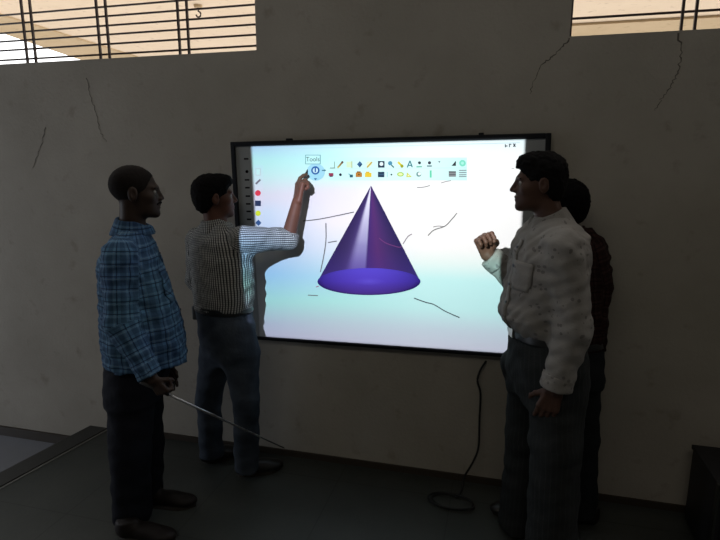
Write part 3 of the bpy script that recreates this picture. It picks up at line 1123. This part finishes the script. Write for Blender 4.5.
# --- round tool button and its tooltip
multi('tool_button', [(disc(315.8, 172, 9.2, 28, 8.6), (150, 206, 230), 2), (disc(315.5, 170.4, 4.2, 24), (40, 92, 160), 3), (disc(315.5, 170.4, 2.6, 20), (196, 224, 238), 4), (rect(314.8, 167.2, 316.2, 172.2), (40, 92, 160), 5),
      ([(313.8, 178.3), (317.2, 178.3), (315.5, 180.2)], (40, 84, 140), 3), (seg(322, 170.4, 325.5, 170.3, 1.1), (60, 110, 130), 3), ([(324.6, 169.2), (326.4, 170.3), (324.6, 171.5)], (60, 110, 130), 4)], label='round blue tool button on the screen')
tt = multi('tooltip', [(rect(305.3, 154.8, 320.7, 164.2), (96, 150, 160), 3), (rect(306, 155.4, 320, 163.6), (244, 250, 252), 4)], label='white tooltip box above the round button')
def text(name, s, px, py, size, col, parent, lay):
    cu = bpy.data.curves.new(name, 'FONT'); cu.body = s; cu.size = size; cu.align_x = 'CENTER'; cu.align_y = 'CENTER'
    o = bpy.data.objects.new(name, cu); COL.objects.link(o)
    dg = bpy.context.evaluated_depsgraph_get()
    me = bpy.data.meshes.new_from_object(o.evaluated_get(dg))
    COL.objects.unlink(o)
    bpy.data.objects.remove(o)
    c = BP(px, py, lay)
    for v in me.vertices:
        v.co = Vector((c[0] + v.co.x, c[1], c[2] + v.co.y + .0))
    me.materials.clear(); me.materials.append(M['icon'])
    ob = link(bpy.data.objects.new(name, me), parent)
    tint(ob, [ink(col, c)] * len(me.vertices))
    return ob
text('tooltip_text', 'Tools', 313, 159.4, .032, (60, 84, 80), tt, 5.5)

# --- left palette and key strip marks, window buttons
multi('palette', [(rect(254.2, 165, 263.2, 262), (206, 216, 234), 1)], label='pale column palette on the screen')
PI_ = lambda *p: multi('palette_icon', list(p))
PI_((rect(255.6, 168.2, 261, 175.6), (186, 200, 212), 2), (rect(256.4, 169, 260, 174.8), (224, 234, 240), 3))
PI_((seg(255.8, 184, 260.5, 179.5, 1.8), (110, 110, 126), 2))
PI_((disc(258, 193, 2.9), (210, 60, 84), 2))
PI_((rect(255.2, 200.6, 261, 206), (44, 56, 92), 2))
PI_((disc(258.2, 213.3, 2.7), (206, 214, 60), 2))
PI_(([(258.5, 219.6), (261.6, 222.8), (258.5, 226), (255.4, 222.8)], (50, 84, 140), 2))
PI_((rect(256, 229.5, 261, 234), (120, 160, 190), 2))
PI_((disc(259, 243, 2.6), (110, 150, 180), 2))
for i, y in enumerate((159, 171.6, 180, 187.8, 196.2, 204, 211.5, 219.4, 227.3, 235.5, 243.6, 251.8)):
    x = 246.6 + i * .42
    multi('key_mark', [(rect(x - 2.6, y - .9, x + 2.0, y + .7), (6, 6, 8), 2)] if i != 1 else [(disc(x, y, 1.6), (4, 4, 6), 2)], sl)
multi('window_buttons', [(seg(505, 146, 507.5, 145.9, 1.1), (70, 80, 90), 2), (seg(505.2, 144.2, 505.4, 147.4, .9), (70, 80, 90), 2), (rect(509.2, 143.8, 511.4, 144.8), (70, 80, 90), 2), (seg(509.4, 144, 509.6, 147.2, .9), (70, 80, 90), 2),
      (seg(513.2, 143.6, 515.4, 146.8, 1), (60, 70, 80), 2), (seg(515.4, 143.6, 513.2, 146.8, 1), (60, 70, 80), 2)], label='small dark window buttons at top right of the screen')
multi('top_border', [(rect(253, 147.6, 520, 148.2), (150, 190, 205), 1)] if False else [([(254, 149.2), (520, 142.4), (520, 143.0), (254, 149.9)], (176, 208, 220), 1)])

# ================================================================== CABLE
cp = [J(486, 361, -.02), J(480, 371, -.025), J(477.5, 381, -.03), J(480.5, 394, -.03), J(479.5, 420, -.035), J(478.5, 447, -.05), J(473, 462, -.08), J(464, 474, -.1)]
q = G(463, 478, .008); 
cp[-1] = np.array([cp[-1][0], -.07, .06])
cp += [np.array([q[0], -.11, .008])]
kc = G(449, 503)
for a in np.linspace(0, 11, 34):
    rr = .085 + .012 * math.sin(a * 1.7) + .003 * a
    cp.append(np.array([kc[0] + rr * math.cos(pi * .35 + a) + .002 * a, kc[1] + .72 * rr * math.sin(pi * .35 + a) * .9, .007 + .0012 * a]))
cb = bmesh.new()
pts = spline(cp, 6)
c0 = np.array([cp[0][0], cp[0][1], 0])
tube(cb, [p - c0 for p in pts], .0055, 8)
cab = bm_obj('power_cable', cb, M['cable'], None, True)
cab.location = c0
tag(cab, 'thin black cable hanging from the board and coiled on the floor', 'cable')

# ================================================================== BLACK CABINET at right
bq = J(690.5, 444.5, -.08)
bx = bq[0] + .012; bt = bq[2]
cabn = empty('black_cabinet', (bx + .3, -.25, 0), 'black box-shaped cabinet against the wall at the lower right edge', 'cabinet')
bm = bmesh.new(); box(bm, -.3, .3, -.17, .17, .02, bt - .02, .006); bm_obj('carcass', bm, M['black'], cabn)
bm = bmesh.new(); box(bm, -.3 - .006, .306, -.18, .175, bt - .02, bt, .004); bm_obj('top_board', bm, M['black'], cabn)
for s_ in (-1, 1):
    d = box_obj('door', (s_ * .146 - .138, s_ * .146 + .138, -.184, -.17, .06, bt - .05), M['black'], cabn, .004)
    box_obj('handle', (s_ * .03 - .006, s_ * .03 + .006, -.20, -.184, bt * .5, bt * .5 + .1), M['blackgloss'], d, .002)
box_obj('plinth', (-.285, .285, -.155, .155, 0, .02), M['black'], cabn)
box_obj('lit_edge_strip', (-.312, -.301, -.172, -.15, .02, bt + .004), M['blackgloss'], cabn)  # paler strip standing in for light caught along the cabinet's left side

# ================================================================== PEOPLE
def ground(p): return np.array([p[0], p[1], 0])

# ---- man A: blue plaid shirt, left
Y = -.69
FA = (.82, .57)
_f, _l, _u = frame(FA)
hipcA = J(135, 372, Y)
A = dict(base=G(150, 512), F=FA, HF=(.86, .51), hp=-.02, hs=.95, nose=.8,
         head=J(136.5, 193, Y), neck=J(133, 231, Y), skin=M['skinA'], seed=1,
         hairmat=M['stubble'],
         label='man in a blue plaid shirt at far left holding a long thin rod',
         torso=[(J(132, 228, Y), .055, .085), (J(131, 236, Y), .080, .14), (J(130, 246, Y), .106, .18), (J(130, 262, Y), .132, .20), (J(136, 292, Y), .148, .195), (J(141, 318, Y), .170, .195), (J(144, 338, Y), .178, .195), (J(145, 347, Y), .176, .195), (J(146, 358.5, Y), .178, .20)],
         hips=[(J(142, 340, Y), .145, .175), (J(138, 365, Y), .14, .18), (J(136, 392, Y), .125, .175)],
         arms=[dict(j=(J(120, 255, Y - .15), J(121, 322, Y - .19), J(152, 379, Y - .19)), r=(.070, .064, .047), cuff=.93,
                    hand=dict(d=unit(J(166, 396, Y - .17) - J(152, 379, Y - .19)), n=np.array([.1, .9, .1]), thumb_side=np.array([.6, -.1, .6]), curls=[(1.0, 1.35, .8), (1.05, 1.4, .8), (1.1, 1.4, .8), (1.15, 1.4, .8)], thumb_curl=.9, out=.25, s=.86)),
               dict(j=(J(132, 250, Y + .15), J(140, 318, Y + .17), J(158, 362, Y + .16)), r=(.066, .058, .045), cuff=.95,
                    hand=dict(d=np.array([.4, .2, -.9]), n=np.array([.3, -.9, 0]), thumb_side=np.array([.8, .3, .2]), curls=relaxed), fine=False)],
         legs=[dict(j=(J(131, 385, Y - .07), J(130, 450, Y - .09), J(134, 526, Y - .07)), r=(.102, .088, .086), hem=.035, foot=(G(118, 535), G(176, 542))),
               dict(j=(J(142, 385, Y + .07), J(145, 440, Y + .09), J(145, 494, Y + .09)), r=(.098, .086, .085), foot=(G(143, 504), G(196, 506)))],
         trou=M['trouA'], shirt=M['shirtA'], shoemat=M['shoebrown'], belt=False,
         pocket=(-.55, J(160, 292, Y)[2] - .04, J(160, 262, Y)[2] - .02, .11), buttons=(J(133, 255, Y)[2], J(145, 350, Y)[2], 6), moustache=True,
         )
def hairA(W, R, s):
    return [('u', EL(W(-.016, 0, .036), np.array([.099, .080, .087]) * s, R), 0),
            ('s', EL(W(.105, 0, -.005), np.array([.085, .085, .085]) * s, R), .006),
            ('i', CUT(W(0, 0, -.045), -(R[:, 2]) * 1 + R[:, 0] * .9), 0),
            ('s', EL(W(.02, 0, -.07), np.array([.07, .10, .06]) * s, R), .006)]
A['hair'] = hairA
A['hairwob'] = (.0008, 160, 1)
bodyA, shirtA, trA, sbA = person(A)

# ---- man B: checked shirt, touching the board
Y = -.31
FB = (.40, .917)
B = dict(base=G(232, 468), F=FB, HF=(.80, .60), hp=.03, hs=.9,
         head=J(215, 197.5, Y), neck=J(217, 229, Y), skin=M['skinB'], seed=3, hairmat=M['hair'],
         label='man in a dark-checked white shirt seen from behind touching the screen',
         torso=[(J(217, 222, Y), .055, .075), (J(217, 229, Y), .075, .13), (J(217, 238, Y), .100, .172), (J(220, 256, Y), .118, .188), (J(223, 285, Y), .122, .175), (J(224, 298, Y), .124, .168), (J(223, 307, Y), .122, .160)],
         hips=[(J(223, 303, Y), .116, .154), (J(226, 325, Y), .122, .164), (J(228, 342, Y), .118, .160), (J(228, 354, Y), .095, .13), (J(228, 362, Y), .05, .07)],
         arms=[dict(j=(J(242, 240, Y - .05), J(288, 239, -.17), J(297.5, 201, -.165)), r=(.066, .054, .048), cuff=.16, cuffw=.022,
                    hand=dict(d=unit(J(302, 172, -.13) - J(297.5, 201, -.165)), n=np.array([.7, .7, .0]), thumb_side=np.array([-.9, .4, .1]),
                              curls=[(.25, .45, .3), (.9, 1.3, .8), (1.2, 1.55, 1.0), (1.3, 1.6, 1.0)], s=1.06, thumb_curl=.5)),
               dict(j=(J(198, 240, Y + .07), J(196, 280, Y + .10), J(210, 303, -.22)), r=(.062, .052, .042), cuff=.9,
                    hand=dict(d=np.array([.7, .3, .2]), n=np.array([0, -.9, 0]), thumb_side=np.array([0, 0, 1.]), curls=relaxed), fine=False)],
         legs=[dict(j=(J(241, 355, Y - .03), J(246, 402, Y - .05), J(246.5, 461, Y - .01)), r=(.092, .066, .066), hem=.085, foot=(G(238, 476), G(281, 468))),
               dict(j=(J(217, 352, Y + .04), J(208, 398, Y + .06), J(212, 449, Y + .07)), r=(.090, .064, .066), hem=.085, foot=(G(205, 463), G(235, 455)))],
         trou=M['trouB'], shirt=M['shirtB'], shoemat=M['shoe'], fold=.0035)
def hairB(W, R, s):
    return [('u', EL(W(-.018, 0, .044), np.array([.104, .086, .086]) * s, R), 0),
            ('u', EL(W(-.055, 0, -.01), np.array([.062, .078, .075]) * s, R), .03),
            ('u', EL(W(.055, 0, .085), np.array([.045, .06, .034]) * s, R), .03),
            ('s', EL(W(.108, 0, -.012), np.array([.070, .10, .082]) * s, R), .008),
            ('s', EL(W(.035, 0, -.075), np.array([.085, .12, .072]) * s, R), .008)]
B['hair'] = hairB
B['hairwob'] = (.0022, 80, 2)
bodyB, shirtB, trB, sbB = person(B)
bl_o = [c for c in trB.children if c.name.startswith('belt')][0]
q = J(199, 310, -.27) - np.array(bodyB.location)
bm = bmesh.new(); box(bm, q[0] - .022, q[0] + .018, q[1] - .035, q[1] + .035, q[2] - .045, q[2] + .03, .008)
bm_obj('phone_pouch', bm, M['belt'], bl_o)

# ---- man C: white printed shirt, right
Y = -.53
FC = (-.95, -.31)
C = dict(base=G(540, 528), F=FC, HF=(-.99, -.05), hp=-.02, hs=.91,
         head=J(539.8, 184, Y), neck=J(551, 224, Y), skin=M['skinC'], seed=6, hairmat=M['hair'],
         label='man in a white printed shirt at right holding up one fist',
         torso=[(J(553, 216, Y), .06, .08), (J(553, 224, Y), .085, .13), (J(552, 234, Y), .112, .175), (J(549, 250, Y), .128, .195), (J(546, 275, Y), .136, .195), (J(543, 298, Y), .146, .185), (J(540, 314, Y), .156, .18), (J(542, 323, Y), .142, .175), (J(544, 331, Y), .125, .165)],
         hips=[(J(544, 327, Y), .122, .162), (J(545, 345, Y), .135, .172), (J(546, 375, Y), .14, .175), (J(546, 395, Y), .12, .165)],
         arms=[dict(j=(J(565, 247, Y - .16), J(574, 326, Y - .19), J(555, 389, Y - .2)), r=(.066, .064, .054), cuff=.97,
                    hand=dict(d=np.array([-.25, .05, -.95]), n=np.array([.1, .95, 0]), thumb_side=np.array([-1., 0, 0]), curls=relaxed)),
               dict(j=(J(546, 250, Y + .15), J(513, 278, Y + .20), J(488, 255, Y + .19)), r=(.064, .054, .047), cuff=.9,
                    hand=dict(d=unit(J(482, 235, Y + .17) - J(488, 255, Y + .19)), n=np.array([.45, -.85, .1]), thumb_side=np.array([.9, .3, .2]),
                              curls=[(1.2, 1.4, .8), (1.3, 1.45, .8), (1.3, 1.45, .8), (1.35, 1.45, .8)], s=1.02, thumb_curl=1.0, out=.2))],
         legs=[dict(j=(J(556, 365, Y - .08), J(556, 440, Y - .1), J(553, 530, Y - .1)), r=(.105, .095, .098), foot=(G(572, 553), G(508, 556))),
               dict(j=(J(533, 365, Y + .08), J(527, 435, Y + .11), J(520, 500, Y + .17)), r=(.105, .09, .088), foot=(G(540, 512), G(493, 514)))],
         trou=M['trouC'], shirt=M['shirtC'], shoemat=M['shoe'], placket=.1,
         pocket=(.62, J(545, 285, Y)[2], J(545, 258, Y)[2], .115), buttons=(J(545, 246, Y)[2], J(545, 318, Y)[2], 5))
C['trouser_extra'] = [('u', EL(J(506, 364, Y + .1), (.025, .04, .05)), .03)]
def hairC(W, R, s):
    return [('u', EL(W(-.014, 0, .046), np.array([.098, .084, .088]) * s, R), 0),
            ('u', EL(W(-.046, 0, -.012), np.array([.056, .076, .072]) * s, R), .025),
            ('u', EL(W(.045, 0, .090), np.array([.050, .058, .036]) * s, R), .03),
            ('u', RC(W(.075, .02, .080), W(.116, .025, .062), .015 * s, .003 * s), .014),
            ('s', EL(W(.106, 0, -.012), np.array([.066, .10, .080]) * s, R), .006),
            ('s', EL(W(.035, 0, -.075), np.array([.085, .12, .068]) * s, R), .008)]
C['hair'] = hairC
C['hairwob'] = (.003, 75, 4)
bodyC, shirtC, trC, sbC = person(C)

# ---- man D: behind C, facing the wall
Y = -.20
FD = (-.45, .89)
Dm = dict(base=G(574, 512), F=FD, HF=(-.75, .66), hs=.92,
          head=J(563, 206, Y), neck=J(569, 236, Y), skin=M['skinD'], seed=9, hairmat=M['hair'],
          label='man in a dark checked shirt mostly hidden behind the white-shirted man',
          torso=[(J(572, 228, Y), .055, .08), (J(572, 236, Y), .07, .12), (J(573, 246, Y), .085, .15), (J(574, 265, Y), .095, .155), (J(574, 300, Y), .10, .145), (J(574, 330, Y), .10, .142), (J(574, 348, Y), .10, .142)],
          hips=[(J(574, 338, Y), .09, .13), (J(573, 355, Y), .098, .135), (J(573, 380, Y), .095, .135)],
          arms=[dict(j=(J(593, 250, Y - .01), J(602, 284, Y - .0), J(596, 336, Y - .01)), r=(.052, .046, .04), cuff=.9,
                     hand=dict(d=np.array([-.2, .1, -.95]), n=np.array([-.9, .1, 0]), thumb_side=np.array([-.3, .9, 0]), curls=relaxed, s=.9), fine=False),
                dict(j=(J(550, 250, Y - .01), J(543, 290, Y - .0), J(545, 336, Y - .0)), r=(.05, .043, .038), cuff=.9,
                     hand=dict(d=np.array([.1, .1, -.95]), n=np.array([.9, .1, 0]), thumb_side=np.array([-.1, .9, 0]), curls=relaxed, s=.9), fine=False)],
          legs=[dict(j=(J(583, 372, Y - .005), J(583, 440, Y - .005), J(582, 496, Y - .01)), r=(.075, .07, .072), foot=(G(590, 524), G(582, 506))),
                dict(j=(J(561, 372, Y + .0), J(561, 430, Y + .0), J(562, 492, Y - .01)), r=(.075, .07, .07), foot=(G(567, 519), G(558, 501)))],
          trou=M['trouD'], shirt=M['shirtD'], shoemat=M['shoe'])
Dm['hair'] = hairB
Dm['hairwob'] = (.003, 70, 7)
bodyD, shirtD, trD, sbD = person(Dm)

# ================================================================== HELD THINGS
g = J(161, 391, -.85)
tip = J(284, 448, -.36)
a0 = g - unit(tip - g) * .10
r = empty('pointer_rod', a0, 'long thin steel pointer rod held low by the man in blue plaid', 'pointer')
d = tip - a0
bm = bmesh.new(); tube(bm, [d * .0, d * .16], [.0085, .008], 10); bm_obj('grip', bm, M['rodgrip'], r, True)
bm = bmesh.new(); tube(bm, [d * .16, d * .52, d * .521, d * .8], [.0058, .0056, .0046, .0044], 10); bm_obj('shaft', bm, M['rod'], r, True)
bm = bmesh.new(); tube(bm, [d * .8, d], [.0036, .0028], 10); bm_obj('tip_section', bm, M['rodgrip'], r, True)

pt = J(307.5, 169.5, -.036); pb = J(300.5, 189, -.125)
r = empty('stylus_pen', pb, 'dark green stylus pen between raised fingers at the screen', 'pen')
d = pt - pb
bm = bmesh.new(); tube(bm, [d * 0, d * .8], [.0055, .0055], 10); bm_obj('barrel', bm, M['pen'], r, True)
bm = bmesh.new(); tube(bm, [d * .8, d * 1.], [.005, .0015], 10); bm_obj('nib', bm, M['frame'], r, True)

# ================================================================== LIGHT
# ceiling-hung projector lamp: a spot whose beam is the board's picture rectangle
PJ = Vector((-.60, -2.62, 2.2))
sp = bpy.data.lights.new('projector_beam', 'SPOT')
sp.energy = 640
sp.shadow_soft_size = .008
sp.spot_size = math.radians(80)
sp.spot_blend = 0
so = bpy.data.objects.new('projector_beam', sp); COL.objects.link(so)
so.location = PJ
so.rotation_euler = (pi / 2, 0, 0)          # looks along +Y, local x = world x, local y = world z
sp.use_nodes = True
nt = sp.node_tree
em = nt.nodes['Emission']
tc = nd(nt, 'ShaderNodeTexCoord')
s3 = nd(nt, 'ShaderNodeSeparateXYZ'); lk(nt, tc.outputs['Normal'], s3.inputs[0])
dist = -.03 - PJ.y
iz = mth(nt, 'DIVIDE', dist, mth(nt, 'ABSOLUTE', s3.outputs[2]))
hx = mth(nt, 'MULTIPLY', s3.outputs[0], iz)
hz = mth(nt, 'MULTIPLY', s3.outputs[1], iz)
def sm(x, a, b):
    n = nd(nt, 'ShaderNodeMapRange', interpolation_type='SMOOTHSTEP'); lk(nt, x, n.inputs[0]); n.inputs[1].default_value = a; n.inputs[2].default_value = b; return n.outputs[0]
rx = mth(nt, 'ADD', hx, PJ.x - BC[0]); rz = mth(nt, 'ADD', hz, PJ.z - BC[2])
bx_ = mth(nt, 'ADD', mth(nt, 'MULTIPLY', rx, TC), mth(nt, 'MULTIPLY', rz, TS))       # board coordinates
bz_ = mth(nt, 'SUBTRACT', mth(nt, 'MULTIPLY', rz, TC), mth(nt, 'MULTIPLY', rx, TS))
e = .003
X0, X1, Z0, Z1 = PX0 - BC[0], PX1 - BC[0], PZ0 - BC[2], PZ1 - BC[2]
m = mth(nt, 'MULTIPLY', sm(bx_, X0 - e, X0 + e), sm(bx_, X1 + e, X1 - e))
m = mth(nt, 'MULTIPLY', m, mth(nt, 'MULTIPLY', sm(bz_, Z0 - e, Z0 + e), sm(bz_, Z1 + e, Z1 - e)))
lk(nt, m, em.inputs['Strength'])
def mr(x, a, b):
    n = nd(nt, 'ShaderNodeMapRange'); lk(nt, x, n.inputs[0]); n.inputs[1].default_value = a; n.inputs[2].default_value = b; return n.outputs[0]
vv = mr(bz_, Z1, Z0)
W_ = X1 - X0
cols = [ramp(nt, vv, [(p, s2l(c)) for p, c in R_]) for R_ in (LEFT, MID, RIGHT)]
cc = mixc(nt, mr(bx_, X0 + W_ * US[0], X0 + W_ * US[1]), cols[0], cols[1])
cc = mixc(nt, mr(bx_, X0 + W_ * US[1], X0 + W_ * US[2]), cc, cols[2])
lk(nt, cc, em.inputs['Color'])

def area(name, loc, target, size, sizey, power, col):
    l = bpy.data.lights.new(name, 'AREA'); l.shape = 'RECTANGLE'; l.size = size; l.size_y = sizey; l.energy = power; l.color = col
    o = bpy.data.objects.new(name, l); COL.objects.link(o); o.location = loc
    o.rotation_euler = (Vector(target) - Vector(loc)).to_track_quat('-Z', 'Y').to_euler()
    return o
area('doorway_daylight', (-6.2, -1.8, 1.2), (-2.5, -.3, .4), 1.4, 2.2, 45, (.80, .88, 1))
area('rear_fill', (-.8, -4.6, 4.6), (-.8, 0, 3.0), 4.5, 1.0, 30, (1, .93, .80))  # added warm fill behind the camera, brightening the wall towards its top

w = bpy.data.worlds.new('world'); SC.world = w; w.use_nodes = True
nt = w.node_tree
bg = nt.nodes['Background']
tc = nd(nt, 'ShaderNodeTexCoord'); s3 = nd(nt, 'ShaderNodeSeparateXYZ'); lk(nt, tc.outputs['Generated'], s3.inputs[0])
outd = nd(nt, 'ShaderNodeMapRange', interpolation_type='SMOOTHSTEP'); lk(nt, s3.outputs[1], outd.inputs[0]); outd.inputs[1].default_value = -.02; outd.inputs[2].default_value = .12
upf = nd(nt, 'ShaderNodeMapRange', interpolation_type='SMOOTHSTEP'); lk(nt, s3.outputs[2], upf.inputs[0]); upf.inputs[1].default_value = -.1; upf.inputs[2].default_value = .1
sky = mixc(nt, upf.outputs[0], (2.0, 1.82, 1.6), (2.2, 2.2, 2.2))
room = mixc(nt, upf.outputs[0], (.006, .006, .006), (.035, .033, .030))
lk(nt, mixc(nt, outd.outputs[0], room, sky), bg.inputs[0])
bg.inputs[1].default_value = 1
